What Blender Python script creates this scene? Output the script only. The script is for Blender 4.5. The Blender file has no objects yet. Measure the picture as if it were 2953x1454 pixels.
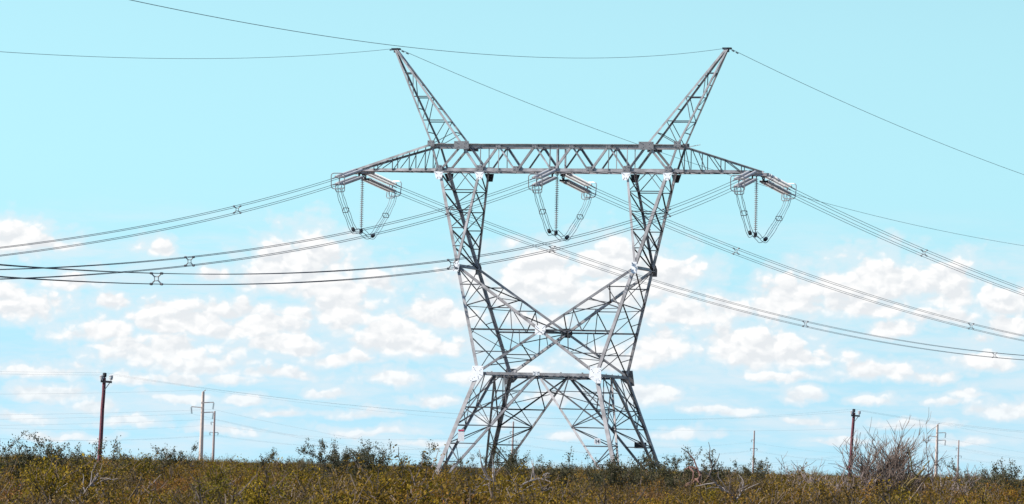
import bpy, math, random
import numpy as np
from mathutils import Vector, Matrix
R = math.radians
sc = bpy.context.scene
COL = sc.collection

# ------------------------------------------------------------------ camera
CAM_Z, PITCH, ROLL, FPX = 2.6504, 0.0428437, 0.0221714, 14035.0      # FPX: focal length in pixels of a 2953 px wide picture
cd = bpy.data.cameras.new("Camera"); cam = bpy.data.objects.new("Camera", cd); COL.objects.link(cam)
cd.sensor_width = 36.0; cd.lens = 36.0 * FPX / 2953.0; cd.clip_start = 0.5; cd.clip_end = 20000
R0 = Vector((1, 0, 0)); U0 = Vector((0, -math.sin(PITCH), math.cos(PITCH))); F0 = Vector((0, math.cos(PITCH), math.sin(PITCH)))
AX = R0 * math.cos(ROLL) + U0 * math.sin(ROLL); AY = U0 * math.cos(ROLL) - R0 * math.sin(ROLL)
cam.matrix_world = Matrix(((AX.x, AY.x, -F0.x, 0), (AX.y, AY.y, -F0.y, 0), (AX.z, AY.z, -F0.z, CAM_Z), (0, 0, 0, 1)))
sc.camera = cam
def ray(px, py):                        # pixel of a 2575 x 1268 view of the photograph -> direction
    k = 2953.0 / 2575.0
    u = (px * k - 1476.5) / FPX; v = (py * k - 727.0) / FPX
    return F0 + AX * u - AY * v
def at(px, py, Y):                      # world point at depth Y
    d = ray(px, py); return Vector((0, 0, CAM_Z)) + d * (Y / d.y)

# ------------------------------------------------------------------ sun, sky, exposure
SUN_EL, SUN_AZ = 43.0, 98.0             # azimuth measured from +Y towards -X (the photograph's left)
sd = bpy.data.lights.new("Sun", 'SUN'); sd.energy = 4.5; sd.angle = R(0.5); sd.color = (1.0, 0.95, 0.88)
sun = bpy.data.objects.new("Sun", sd); COL.objects.link(sun)
S = Vector((-math.sin(R(SUN_AZ)) * math.cos(R(SUN_EL)), math.cos(R(SUN_AZ)) * math.cos(R(SUN_EL)), math.sin(R(SUN_EL))))
sun.rotation_euler = S.to_track_quat('Z', 'Y').to_euler(); sun.location = (0, 0, 80)
sc.view_settings.view_transform = 'Standard'; sc.view_settings.look = 'None'
sc.view_settings.gamma = 1.0; sc.view_settings.exposure = 0.6; sc.view_settings.use_curve_mapping = False
W = bpy.data.worlds.new("World"); sc.world = W; W.use_nodes = True
W.cycles.sampling_method = 'MANUAL'; W.cycles.sample_map_resolution = 512
wn = W.node_tree.nodes; wl = W.node_tree.links; wn.clear()
SKY_STRENGTH = 0.15
def wnode(t, **k):
    n = wn.new(t)
    for a, b in k.items(): setattr(n, a, b)
    return n
def wmath(op, a, b=None, c=None, clamp=False):
    n = wnode('ShaderNodeMath', operation=op, use_clamp=clamp)
    for i, x in enumerate((a, b, c)):
        if x is None: continue
        if isinstance(x, (int, float)): n.inputs[i].default_value = x
        else: wl.new(x, n.inputs[i])
    return n.outputs[0]
def wvec(op, a, b=None, c=None):
    n = wnode('ShaderNodeVectorMath', operation=op)
    for i, x in enumerate((a, b, c)):
        if x is None: continue
        if isinstance(x, (tuple, list)): n.inputs[i].default_value = x
        else: wl.new(x, n.inputs[i])
    return n.outputs['Value'] if op in ('LENGTH', 'DOT_PRODUCT') else n.outputs[0]
def wmix(fac, a, b, bt='MIX'):
    n = wnode('ShaderNodeMix', data_type='RGBA', blend_type=bt)
    for s, x in ((n.inputs[0], fac), (n.inputs[6], a), (n.inputs[7], b)):
        if isinstance(x, (int, float)): s.default_value = x
        elif isinstance(x, tuple): s.default_value = x
        else: wl.new(x, s)
    return n.outputs[2]
def wramp(x, lo, hi):
    n = wnode('ShaderNodeMapRange', interpolation_type='SMOOTHSTEP')
    wl.new(x, n.inputs[0]); n.inputs[1].default_value = lo; n.inputs[2].default_value = hi
    return n.outputs[0]
def wnoise(v, scale, detail=5, rough=0.55):
    n = wnode('ShaderNodeTexNoise'); wl.new(v, n.inputs['Vector'])
    n.inputs['Scale'].default_value = scale; n.inputs['Detail'].default_value = detail; n.inputs['Roughness'].default_value = rough
    return n
sky = wnode('ShaderNodeTexSky', sky_type='NISHITA'); sky.sun_disc = False
sky.sun_elevation = R(SUN_EL); sky.sun_rotation = R(-SUN_AZ); sky.air_density = 1.0; sky.dust_density = 0.0; sky.ozone_density = 1.0
tc = wnode('ShaderNodeTexCoord')
wl.new(wvec('NORMALIZE', wvec('ADD', tc.outputs['Generated'], (0, 0, .42))), sky.inputs[0])     # clear dry air: the blue reaches down to the horizon
sep = wnode('ShaderNodeSeparateXYZ'); wl.new(tc.outputs['Generated'], sep.inputs[0])
az = wmath('MULTIPLY', wmath('ARCTAN2', sep.outputs[0], sep.outputs[1]), 180 / math.pi)
el = wmath('MULTIPLY', wmath('ARCSINE', sep.outputs[2]), 180 / math.pi)
cmb = wnode('ShaderNodeCombineXYZ'); wl.new(az, cmb.inputs[0]); wl.new(el, cmb.inputs[1])
uv = cmb.outputs[0]
# cumulus banks: compass bearing, height, half width, half height (degrees), strength
CLOUDS = [(760,655,95,62,1),(690,690,70,40,.8),(855,760,75,60,.9),(800,715,60,45,.8),(1370,690,115,50,1),(1545,650,85,48,1),(1640,690,110,52,.85),(1480,730,170,42,.8),
 (2215,705,105,55,1),(2085,715,75,48,.9),(2390,715,85,52,.9),(1965,750,60,50,.95),(2140,760,160,35,.7),(2530,755,75,38,.7),(2545,812,55,26,.9),(425,885,130,44,1),(520,905,90,30,.8),
 (450,808,130,32,1),(640,815,130,28,1),(235,825,72,32,.95),(35,600,85,38,.95),(115,605,50,25,.6),(60,765,120,45,.6),(15,735,40,30,.9),(1000,835,75,52,1),(1080,865,80,26,.85),
 (1100,785,95,36,.9),(725,862,110,30,.85),(1905,868,125,48,1),(2030,890,90,30,.8),(1830,845,55,34,.8),(2260,820,70,24,.6),(870,900,100,20,.7),(95,930,110,22,.7),(430,770,75,20,.75),
 (280,758,50,20,.7),(1660,862,80,42,.85),(1720,785,100,42,.8),(1640,992,62,26,.9),(1180,950,80,20,.7),(985,952,60,22,.7),(2010,992,52,22,.65),(2540,1028,80,22,.85),(235,1020,50,18,.7),
 (115,992,80,20,.7),(450,950,50,16,.7),(455,1000,70,14,.7),(620,1003,62,16,.6),(2190,925,80,26,.75),(1830,770,60,30,.6),(1725,655,22,12,.7),(590,770,120,30,.5),(2360,790,80,24,.55),
 (2480,900,70,30,.6),(1350,800,90,26,.5),(1250,740,60,40,.5),(400,620,55,25,.45),(1400,1000,90,18,.6),(700,935,120,16,.5),(1950,940,110,18,.5),(2330,940,90,18,.5),(300,870,70,16,.5),
 (2430,985,60,18,.6),(1780,1030,70,12,.4),(900,1035,90,12,.4),(1550,900,120,30,.7),(1180,690,70,32,.55),(960,690,70,40,.5),(180,700,90,28,.4),
 (330,1060,90,14,.5),(60,1050,70,14,.55),(150,1095,100,12,.45),(560,1075,90,13,.5),(700,1035,60,12,.5),(820,985,55,14,.55),(940,1080,110,13,.5),(1090,1010,60,14,.5),(1080,1115,90,11,.4),
 (340,960,60,14,.55),(560,950,80,16,.5),(1240,1060,60,14,.4),(1420,1090,60,12,.4),(1720,1085,70,13,.5),(1860,1040,60,14,.5),(2020,1060,90,12,.5),(2190,1000,60,14,.5),(2300,1060,90,13,.5),
 (2420,1110,90,11,.45),(2110,1110,70,10,.4),(2380,1000,60,14,.5),(1330,930,70,18,.5),(750,780,70,22,.5),(530,680,50,20,.4),(2470,850,60,20,.5)]
warp = wnoise(uv, 1.5, 4, .6)
w2 = wvec('MULTIPLY_ADD', wvec('SUBTRACT', warp.outputs['Color'], (.5, .5, .5)), (.75, .34, 0), uv)
dens = None; tall = None
for (cx, cy, rx, ry, st) in CLOUDS:
    d = ray(cx, cy + ry * .35); a = math.degrees(math.atan2(d.x, d.y)); e = math.degrees(math.atan2(d.z, math.hypot(d.x, d.y)))
    kx = 2953 / 2575 / FPX * 180 / math.pi
    sx, sy = 1 / (rx * kx * 1.8), 1 / (ry * kx * 2.05)
    v = wvec('MULTIPLY_ADD', w2, (sx, sy, 0), (-a * sx, -e * sy, 0))
    up = wvec('DOT_PRODUCT', v, (0, 1, 0))                                # height within this cloud
    v = wvec('MAXIMUM', v, wvec('MULTIPLY', v, (-1, -1.9, 0)))            # rounded top, flat base
    q = wmath('SUBTRACT', st * .5 + .5, wvec('LENGTH', v))
    if dens is None: dens, tall = q, up
    else:
        f_ = wramp(wmath('SUBTRACT', q, dens), -.14, .14)
        n = wnode('ShaderNodeMix', data_type='FLOAT'); wl.new(f_, n.inputs[0]); wl.new(tall, n.inputs[2]); wl.new(up, n.inputs[3]); tall = n.outputs[0]
        dens = wmath('SMOOTH_MAX', dens, q, .10)
def puffs(vec):
    n = wnode('ShaderNodeTexVoronoi', feature='F1', voronoi_dimensions='2D'); wl.new(vec, n.inputs['Vector'])
    n.inputs['Scale'].default_value = 2.6; n.inputs['Detail'].default_value = 2; n.inputs['Roughness'].default_value = .55
    return n.outputs['Distance']
pw = wvec('MULTIPLY_ADD', wvec('SUBTRACT', wnoise(uv, 5.0, 3, .6).outputs['Color'], (.5, .5, .5)), (.25, .16, 0), wvec('MULTIPLY', uv, (1.0, 1.5, 0)))
p1 = puffs(pw); p2 = puffs(wvec('ADD', pw, (-.05, .11, 0)))              # cauliflower billows; the second sample is one step towards the light
fine = wnoise(wvec('MULTIPLY', uv, (1.0, 1.5, 0)), 3.2, 7, .62)
dd = wmath('ADD', wmath('MULTIPLY_ADD', p1, -.5, dens), wmath('MULTIPLY_ADD', fine.outputs[0], .5, -.05))
topness = wramp(tall, -.35, .45)
soft = wramp(dd, -.12, .42); crisp = wramp(dd, -.04, .25)
n = wnode('ShaderNodeMix', data_type='FLOAT'); wl.new(topness, n.inputs[0]); wl.new(soft, n.inputs[2]); wl.new(crisp, n.inputs[3])
core = wmath('MULTIPLY', n.outputs[0], wmath('MULTIPLY_ADD', wramp(el, .25, 1.5), .37, .60))     # clouds near the horizon stand behind more air
# thin streaky cloud all round the horizon
st = wnoise(wvec('MULTIPLY', uv, (.5, 2.6, 0)), 1.2, 7, .62)
band = wmath('MULTIPLY', wramp(el, -.5, .3), wmath('SUBTRACT', 1.0, wramp(el, 2.2, 3.2)))
streak = wmath('MULTIPLY', wmath('MULTIPLY', wramp(st.outputs[0], .36, .70), band), .62)
veil = wmath('MULTIPLY', wramp(dd, -.55, .02), .58)
thin = wmath('MAXIMUM', streak, veil)
relief = wmath('MULTIPLY_ADD', wmath('SUBTRACT', p2, p1), 1.5, .40)
relief = wmath('ADD', relief, wmath('MULTIPLY_ADD', tall, .42, .05))
relief = wmath('ADD', relief, wmath('MULTIPLY', wmath('SUBTRACT', fine.outputs[0], .5), .5), clamp=True)
k = .66 / SKY_STRENGTH
cloud = wmix(relief, (.82 * k, .85 * k, .88 * k, 1), (1.04 * k, 1.035 * k, 1.03 * k, 1))
TINT = wmix(wramp(el, 4.6, 14), wmix(wramp(el, .3, 3.6), (1.58, 1.62, 1.16, 1), (1.70, 1.87, 1.23, 1)), (.62, .68, .74, 1))        # pale turquoise low in the sky, deeper overhead
blue = wmix(1.0, sky.outputs[0], TINT, 'MULTIPLY')
blue = wmix(thin, blue, (.84 * k, .89 * k, .94 * k, 1))
final = wmix(core, blue, cloud)
bg = wnode('ShaderNodeBackground'); wl.new(final, bg.inputs[0]); bg.inputs[1].default_value = SKY_STRENGTH
wo = wnode('ShaderNodeOutputWorld'); wl.new(bg.outputs[0], wo.inputs[0])

# ------------------------------------------------------------------ helpers
rnd = random.Random(7)
def mat(name, col, rough=.6, metal=0.0, var=.0, scale=6.0, col2=None, spec=.5, island=0.0, objvar=None):
    m = bpy.data.materials.new(name); m.use_nodes = True
    n = m.node_tree.nodes; l = m.node_tree.links; b = n['Principled BSDF']
    b.inputs['Roughness'].default_value = rough; b.inputs['Metallic'].default_value = metal
    b.inputs['Specular IOR Level'].default_value = spec
    c2 = col2 if col2 else tuple(max(0, x * (1 - var)) for x in col)
    t = n.new('ShaderNodeTexNoise'); t.inputs['Scale'].default_value = scale; t.inputs['Detail'].default_value = 5
    g = n.new('ShaderNodeTexCoord'); l.new(g.outputs['Object'], t.inputs['Vector'])
    r = n.new('ShaderNodeValToRGB'); r.color_ramp.elements[0].position = .35; r.color_ramp.elements[1].position = .65
    r.color_ramp.elements[0].color = (*c2, 1); r.color_ramp.elements[1].color = (*col, 1)
    l.new(t.outputs[0], r.inputs[0]); out = r.outputs[0]
    if island:
        gi = n.new('ShaderNodeNewGeometry'); mr = n.new('ShaderNodeMapRange'); l.new(gi.outputs['Random Per Island'], mr.inputs[0])
        mr.inputs[3].default_value = 1 - island; mr.inputs[4].default_value = 1 + island
        mx = n.new('ShaderNodeMix'); mx.data_type = 'RGBA'; mx.blend_type = 'MULTIPLY'; mx.inputs[0].default_value = 1
        l.new(out, mx.inputs[6]); l.new(mr.outputs[0], mx.inputs[7]); out = mx.outputs[2]
    l.new(out, b.inputs['Base Color'])
    return m
def ramp_mat(name, cols, rough=.75, trans=0.0, island=.35, nscale=.35):
    """foliage or bark: a colour per plant (object random), broken up per leaf"""
    m = bpy.data.materials.new(name); m.use_nodes = True
    n = m.node_tree.nodes; l = m.node_tree.links; b = n['Principled BSDF']
    b.inputs['Roughness'].default_value = rough; b.inputs['Specular IOR Level'].default_value = .15
    oi = n.new('ShaderNodeObjectInfo'); gi = n.new('ShaderNodeNewGeometry')
    a = n.new('ShaderNodeMath'); a.operation = 'MULTIPLY_ADD'; l.new(gi.outputs['Random Per Island'], a.inputs[0]); a.inputs[1].default_value = nscale
    a2 = n.new('ShaderNodeMath'); a2.operation = 'MULTIPLY'; l.new(oi.outputs['Random'], a2.inputs[0]); a2.inputs[1].default_value = 1 - nscale
    l.new(a2.outputs[0], a.inputs[2])
    r = n.new('ShaderNodeValToRGB'); e = r.color_ramp.elements
    while len(e) < len(cols): e.new(.5)
    for i, c in enumerate(cols): e[i].position = i / (len(cols) - 1); e[i].color = (*c, 1)
    l.new(a.outputs[0], r.inputs[0])
    mr = n.new('ShaderNodeMapRange'); l.new(gi.outputs['Random Per Island'], mr.inputs[0]); mr.inputs[3].default_value = 1 - island; mr.inputs[4].default_value = 1 + island
    mx = n.new('ShaderNodeMix'); mx.data_type = 'RGBA'; mx.blend_type = 'MULTIPLY'; mx.inputs[0].default_value = 1
    l.new(r.outputs[0], mx.inputs[6]); l.new(mr.outputs[0], mx.inputs[7])
    l.new(mx.outputs[2], b.inputs['Base Color'])
    if trans:
        td = n.new('ShaderNodeBsdfTranslucent'); l.new(mx.outputs[2], td.inputs[0])
        ms = n.new('ShaderNodeMixShader'); ms.inputs[0].default_value = trans
        l.new(b.outputs[0], ms.inputs[1]); l.new(td.outputs[0], ms.inputs[2]); l.new(ms.outputs[0], n['Material Output'].inputs[0])
    return m
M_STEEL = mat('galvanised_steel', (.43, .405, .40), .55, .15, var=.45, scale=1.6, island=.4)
M_STEEL2 = mat('shade_dark_steel', (.085, .082, .088), .6, .15, var=.4, scale=2, island=.5)  # steel of the thin bars, with the black of shaded faces put into its colour
M_PLATE = mat('sunlit_zinc_plate', (.88, .88, .88), .45, .0, var=.12, scale=5)  # white of the sun on the front plates is put into this colour
M_PLATE2 = mat('dull_shaded_zinc_plate', (.30, .29, .29), .5, .1, var=.2, scale=5)  # plain grey zinc, also the painted shade of the rear plates
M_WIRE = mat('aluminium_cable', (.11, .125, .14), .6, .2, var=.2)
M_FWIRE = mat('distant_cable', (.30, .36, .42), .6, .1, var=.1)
M_GWIRE = mat('steel_ground_cable', (.13, .17, .2), .6, .2, var=.2)
M_JUMP = mat('jumper_cable', (.22, .27, .31), .5, .3, var=.2)
M_GLASS = mat('glazed_porcelain', (.60, .58, .57), .3, 0, var=.2)
M_GLASS2 = mat('pale_insulator', (.80, .79, .77), .25, 0, var=.15)  # paler colour for the upper strings pulling right
M_DARK = mat('dark_iron_and_shade', (.03, .03, .035), .6, .3, var=.3)  # real dark iron; also paints shade on rear plates and the sign back
M_RING = mat('aluminium_tube', (.5, .5, .5), .35, .5, var=.15)
M_WOOD = mat('creosoted_wood', (.28, .085, .10), .85, 0, col2=(.13, .05, .06), scale=9)
M_CONC = mat('pale_concrete', (.72, .58, .49), .85, 0, col2=(.60, .48, .41), scale=3)
M_CONC2 = mat('grey_brown_concrete', (.52, .40, .36), .85, 0, col2=(.42, .33, .30), scale=3)
M_SIGN = mat('white_enamel', (.85, .84, .84), .4, 0, var=.05)
M_RED = mat('red_enamel', (.6, .06, .12), .4, 0, var=.1)
M_YEL = mat('yellow_enamel', (.6, .55, .03), .4, 0, var=.1)
M_SOIL = mat('dry_soil', (.16, .12, .085), .95, 0, col2=(.09, .07, .05), scale=.4)
LEAVES = [ramp_mat('olive_leaves', [(0.150,0.100,0.015),(0.236,0.142,0.016),(0.174,0.113,0.016)], trans=.3), ramp_mat('ochre_leaves', [(0.338,0.166,0.023),(0.251,0.129,0.021),(0.394,0.196,0.031)], trans=.3),
          ramp_mat('green_leaves', [(0.256,0.217,0.018),(0.166,0.121,0.013),(0.314,0.210,0.015),(0.204,0.142,0.015)], trans=.3), ramp_mat('rust_leaves', [(0.268,0.116,0.031),(0.361,0.165,0.047),(0.213,0.105,0.029)], trans=.3),
          ramp_mat('dull_leaves', [(0.126,0.085,0.025),(0.196,0.125,0.041),(0.107,0.078,0.021)], trans=.3)]
M_LEAFD = ramp_mat('shrub_leaves_dark', [(.080,.085,.045),(.105,.095,.045),(.085,.088,.055)], trans=.3)
M_TWIG = ramp_mat('scrub_twigs', [(.11,.080,.055),(.17,.125,.095),(.08,.06,.04),(.24,.19,.165)], rough=.9, island=.3)
M_DEAD = ramp_mat('bare_grey_wood', [(.27,.215,.195),(.20,.145,.125),(.36,.31,.29)], rough=.9, island=.25)
M_BARE = ramp_mat('bare_brown_wood', [(.155,.11,.085),(.115,.08,.06),(.21,.16,.135)], rough=.9, island=.35)
M_PALE = ramp_mat('bleached_wood', [(.33,.285,.265),(.26,.215,.195),(.40,.36,.34)], rough=.9, island=.2)
M_RUST = ramp_mat('reddish_bark', [(.24,.14,.11),(.20,.11,.09)], rough=.9, island=.2)
M_MOSS = ramp_mat('lichen_bark', [(.22,.17,.05),(.17,.12,.06),(.25,.20,.08)], rough=.9, island=.25)

class MB:
    def __init__(s): s.v = []; s.f = []; s.mi = []
    def add(s, vs, fs, mi=0):
        o = len(s.v); s.v += [tuple(v) for v in vs]; s.f += [tuple(i + o for i in f) for f in fs]; s.mi += [mi] * len(fs)
    def ell(s, p, q, w, ua=(0, 0, 1), t=None, flip=1):
        """rolled steel angle from p to q"""
        p, q = Vector(p), Vector(q); d = (q - p).normalized(); u = Vector(ua); u = u - d * u.dot(d)
        if u.length < 1e-3: u = Vector((1, 0, 0)); u = u - d * u.dot(d)
        u.normalize(); v = d.cross(u) * flip; t = t or w * .16
        pr = [(0, 0), (w, 0), (w, t), (t, t), (t, w), (0, w)]
        c = w * .3
        vs = [p + u * (a - c) + v * (b - c) for a, b in pr] + [q + u * (a - c) + v * (b - c) for a, b in pr]
        fs = [(i, (i + 1) % 6, (i + 1) % 6 + 6, i + 6) for i in range(6)] + [(0, 3, 2, 1), (0, 5, 4, 3), (6, 7, 8, 9), (6, 9, 10, 11)]
        s.add(vs, fs)
    def bar(s, p, q, a, b, ua=(0, 0, 1)):
        p, q = Vector(p), Vector(q); d = (q - p).normalized(); u = Vector(ua); u = u - d * u.dot(d)
        if u.length < 1e-3: u = Vector((1, 0, 0)); u = u - d * u.dot(d)
        u.normalize(); v = d.cross(u)
        vs = [x + u * (a / 2 * i) + v * (b / 2 * j) for x in (p, q) for i, j in ((-1, -1), (1, -1), (1, 1), (-1, 1))]
        s.add(vs, [(0, 1, 5, 4), (1, 2, 6, 5), (2, 3, 7, 6), (3, 0, 4, 7), (3, 2, 1, 0), (4, 5, 6, 7)])
    def tube(s, pts, r, n=5, mi=0, closed=False, r1=None):
        pts = [Vector(p) for p in pts]; m = len(pts); vs = []
        prev = None
        for i, p in enumerate(pts):
            if closed: d = pts[(i + 1) % m] - pts[i - 1]
            else: d = pts[min(i + 1, m - 1)] - pts[max(i - 1, 0)]
            d.normalize()
            if prev is None:
                u = d.orthogonal().normalized()
            else:
                u = prev - d * prev.dot(d); u.normalize()
            prev = u; v = d.cross(u)
            rr = r if r1 is None else r + (r1 - r) * i / (m - 1)
            vs += [p + (u * math.cos(2 * math.pi * j / n) + v * math.sin(2 * math.pi * j / n)) * rr for j in range(n)]
        fs = []
        for i in range(m if closed else m - 1):
            a = i * n; b = ((i + 1) % m) * n
            fs += [(a + j, a + (j + 1) % n, b + (j + 1) % n, b + j) for j in range(n)]
        if not closed: fs += [tuple(range(n))[::-1], tuple(range((m - 1) * n, m * n))]
        s.add(vs, fs, mi)
    def lathe(s, p, q, prof, n=10, mi=0):
        """prof: (distance along p->q, radius)"""
        p, q = Vector(p), Vector(q); d = (q - p).normalized(); u = d.orthogonal().normalized(); v = d.cross(u); vs = []
        for (a, r) in prof:
            vs += [p + d * a + (u * math.cos(2 * math.pi * j / n) + v * math.sin(2 * math.pi * j / n)) * r for j in range(n)]
        fs = []
        for i in range(len(prof) - 1):
            fs += [(i * n + j, i * n + (j + 1) % n, (i + 1) * n + (j + 1) % n, (i + 1) * n + j) for j in range(n)]
        fs += [tuple(range(n))[::-1], tuple(range((len(prof) - 1) * n, len(prof) * n))]
        s.add(vs, fs, mi)
    def prism(s, poly, nrm, th):
        """flat plate: polygon (3-D points) thickened along nrm"""
        nrm = Vector(nrm).normalized() * th; k = len(poly)
        vs = [Vector(p) for p in poly] + [Vector(p) + nrm for p in poly]
        s.add(vs, [tuple(range(k))[::-1], tuple(range(k, 2 * k))] + [(i, (i + 1) % k, (i + 1) % k + k, i + k) for i in range(k)])
    def build(s, name, m, parent=None):
        me = bpy.data.meshes.new(name); me.from_pydata(s.v, [], s.f)
        for x in (m if isinstance(m, (list, tuple)) else [m]): me.materials.append(x)
        if any(s.mi): me.polygons.foreach_set('material_index', s.mi)
        me.update()
        o = bpy.data.objects.new(name, me); COL.objects.link(o)
        if parent: o.parent = parent
        return o
def tag(o, label=None, cat=None, group=None, kind=None):
    if label: o['label'] = label
    if cat: o['category'] = cat
    if group: o['group'] = group
    if kind: o['kind'] = kind
    return o
def thing(name, label, cat, loc=(0, 0, 0), rz=0, group=None):
    o = bpy.data.objects.new(name, None); COL.objects.link(o); o.location = loc; o.rotation_euler = (0, 0, rz); o.empty_display_size = .5
    return tag(o, label, cat, group)
def lerp(a, b, t): return Vector(a) + (Vector(b) - Vector(a)) * t
def gz(y): return -.001 * max(0.0, y - 300)

# ------------------------------------------------------------------ ground
g = MB(); ys = [-400, 0, 100, 200, 300, 500, 800, 1200, 2000, 4000]; xs = [-3000, -600, -200, 0, 200, 600, 3000]
for y in ys:
    for x in xs: g.v.append((x, y, gz(y)))
nx = len(xs)
for i in range(len(ys) - 1):
    for j in range(nx - 1):
        a = i * nx + j; g.f.append((a, a + 1, a + nx + 1, a + nx)); g.mi.append(0)
tag(g.build('ground', M_SOIL), kind='structure')

# ------------------------------------------------------------------ the tower
TX, TY, TPHI = 3.1365, 350.0, -0.2784196
TM = Matrix.Translation((TX, TY, gz(TY))) @ Matrix.Rotation(TPHI, 4, 'Z')
tower = thing('pylon', 'huge grey steel lattice pylon with a flat crossarm and two horn-like peaks', 'pylon', (TX, TY, gz(TY)), TPHI)
G0 = -gz(TY)                                     # the fit's zero height in the pylon's own frame
def tz(z): return z + G0
F = 7.27; W_ = (4.409, 4.279, 8.91); KN = (6.599, 2.692, 16.582); BO = (8.53, 1.15, 23.513); BI = (5.471, 1.15, 23.513)
PO = (9.178, 1.09, 25.468); PI_ = (6.88, 1.09, 25.468); TIP = (15.171, .28, 23.513); PK = (12.376, .0, 32.413); MH = (5.302, 3.554, 12.021)
def V(a, sx, sy): return Vector((a[0] * sx, a[1] * sy, a[2]))
FT = (F, F, -.3)
WMAIN, WDIAG, WSEC, WTHIN = .22, .13, .07, .05
def flags(sx, sy): return Vector((-sx, 0, 0)) if sx else Vector((0, -sy, 0))
# legs, each with its own redundant bracing
for sx in (-1, 1):
    for sy in (-1, 1):
        m = MB(); a, b = V(FT, sx, sy), V(W_, sx, sy)
        m.ell(a, b, WMAIN + .06, (-sx, 0, 0), flip=1 if sx * sy > 0 else -1)
        leg = m.build('leg', M_STEEL, tower)
        l = MB()
        mx_ = Vector((0, W_[1] * sy, W_[2])); my_ = Vector((W_[0] * sx, 0, W_[2]))
        zs = [1.3, 2.55, 3.85, 5.15, 6.45, 7.7]
        for mid, ua in ((mx_, (0, -sy, 0)), (my_, (-sx, 0, 0))):
            L_ = [lerp(a, b, (z - a.z) / (b.z - a.z)) for z in zs]; V_ = [lerp(a, mid, (z - a.z) / (mid.z - a.z)) for z in zs]
            for i in range(1, len(zs) - 1):
                l.ell(L_[i], V_[i], WSEC, ua)
            for i in range(0, len(zs) - 2):
                if i % 2 == 0: l.ell(L_[i], V_[i + 1], WSEC, ua)
                else: l.ell(V_[i], L_[i + 1], WSEC, ua)
            l.ell(L_[3], mid, WSEC + .03, ua)
            l.ell(V_[4], lerp(b, mid, .45), WSEC, ua)
            l.ell(L_[4], lerp(b, mid, .45), WSEC, ua)
            l.ell(V_[3], lerp(L_[4], b, .6), WTHIN, ua)
        VX = [lerp(a, mx_, (z - a.z) / (mx_.z - a.z)) for z in zs]; VY = [lerp(a, my_, (z - a.z) / (my_.z - a.z)) for z in zs]
        for i in range(1, 6):
            l.ell(VX[i], VY[i], WTHIN, (0, 0, 1))
            if i < 5: l.ell(VX[i] if i % 2 else VY[i], VY[i + 1] if i % 2 else VX[i + 1], WTHIN, (0, 0, 1))
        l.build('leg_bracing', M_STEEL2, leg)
# inverted V braces of the four faces, waist frame
CN = [(-1, -1), (1, -1), (1, 1), (-1, 1)]
for i in range(4):
    (ax, ay), (bx, by) = CN[i], CN[(i + 1) % 4]
    wa, wb = V(W_, ax, ay), V(W_, bx, by); mid = (wa + wb) / 2
    nrm = Vector((mid.x, mid.y, 0)).normalized()
    v = MB(); off = -nrm * .05
    v.ell(V(FT, ax, ay) + off, mid + off, WDIAG + .03, -nrm); v.ell(V(FT, bx, by) + off, mid + off, WDIAG + .03, -nrm, flip=-1)
    v.build('face_brace', M_STEEL, tower)
    w = MB(); d = (wb - wa).normalized()
    for dz in (-.06,):
        w.ell(wa + d * .3 + Vector((0, 0, dz)), wb - d * .3 + Vector((0, 0, dz)), .19, -nrm)
    for t in (.12, .3, .5, .7, .88):
        p = lerp(wa, wb, t); w.bar(p + Vector((0, 0, -.1)), p + Vector((0, 0, .14)), .12, .04, d)
    w.build('waist_beam', M_STEEL, tower)
pl = MB()
ms = [Vector((0, -W_[1], W_[2])), Vector((W_[0], 0, W_[2])), Vector((0, W_[1], W_[2])), Vector((-W_[0], 0, W_[2]))]
for i in range(4): pl.ell(ms[i] + Vector((0, 0, -.22)), ms[(i + 1) % 4] + Vector((0, 0, -.22)), WSEC + .03)
for z_ in (5.15, 3.85):
    s_ = FT[0] + (W_[0] - FT[0]) * (z_ - FT[2]) / (W_[2] - FT[2]); q_ = F * (1 - (z_ - FT[2]) / (W_[2] - FT[2]))
pl.build('waist_plan_bracing', M_STEEL2, tower)
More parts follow.
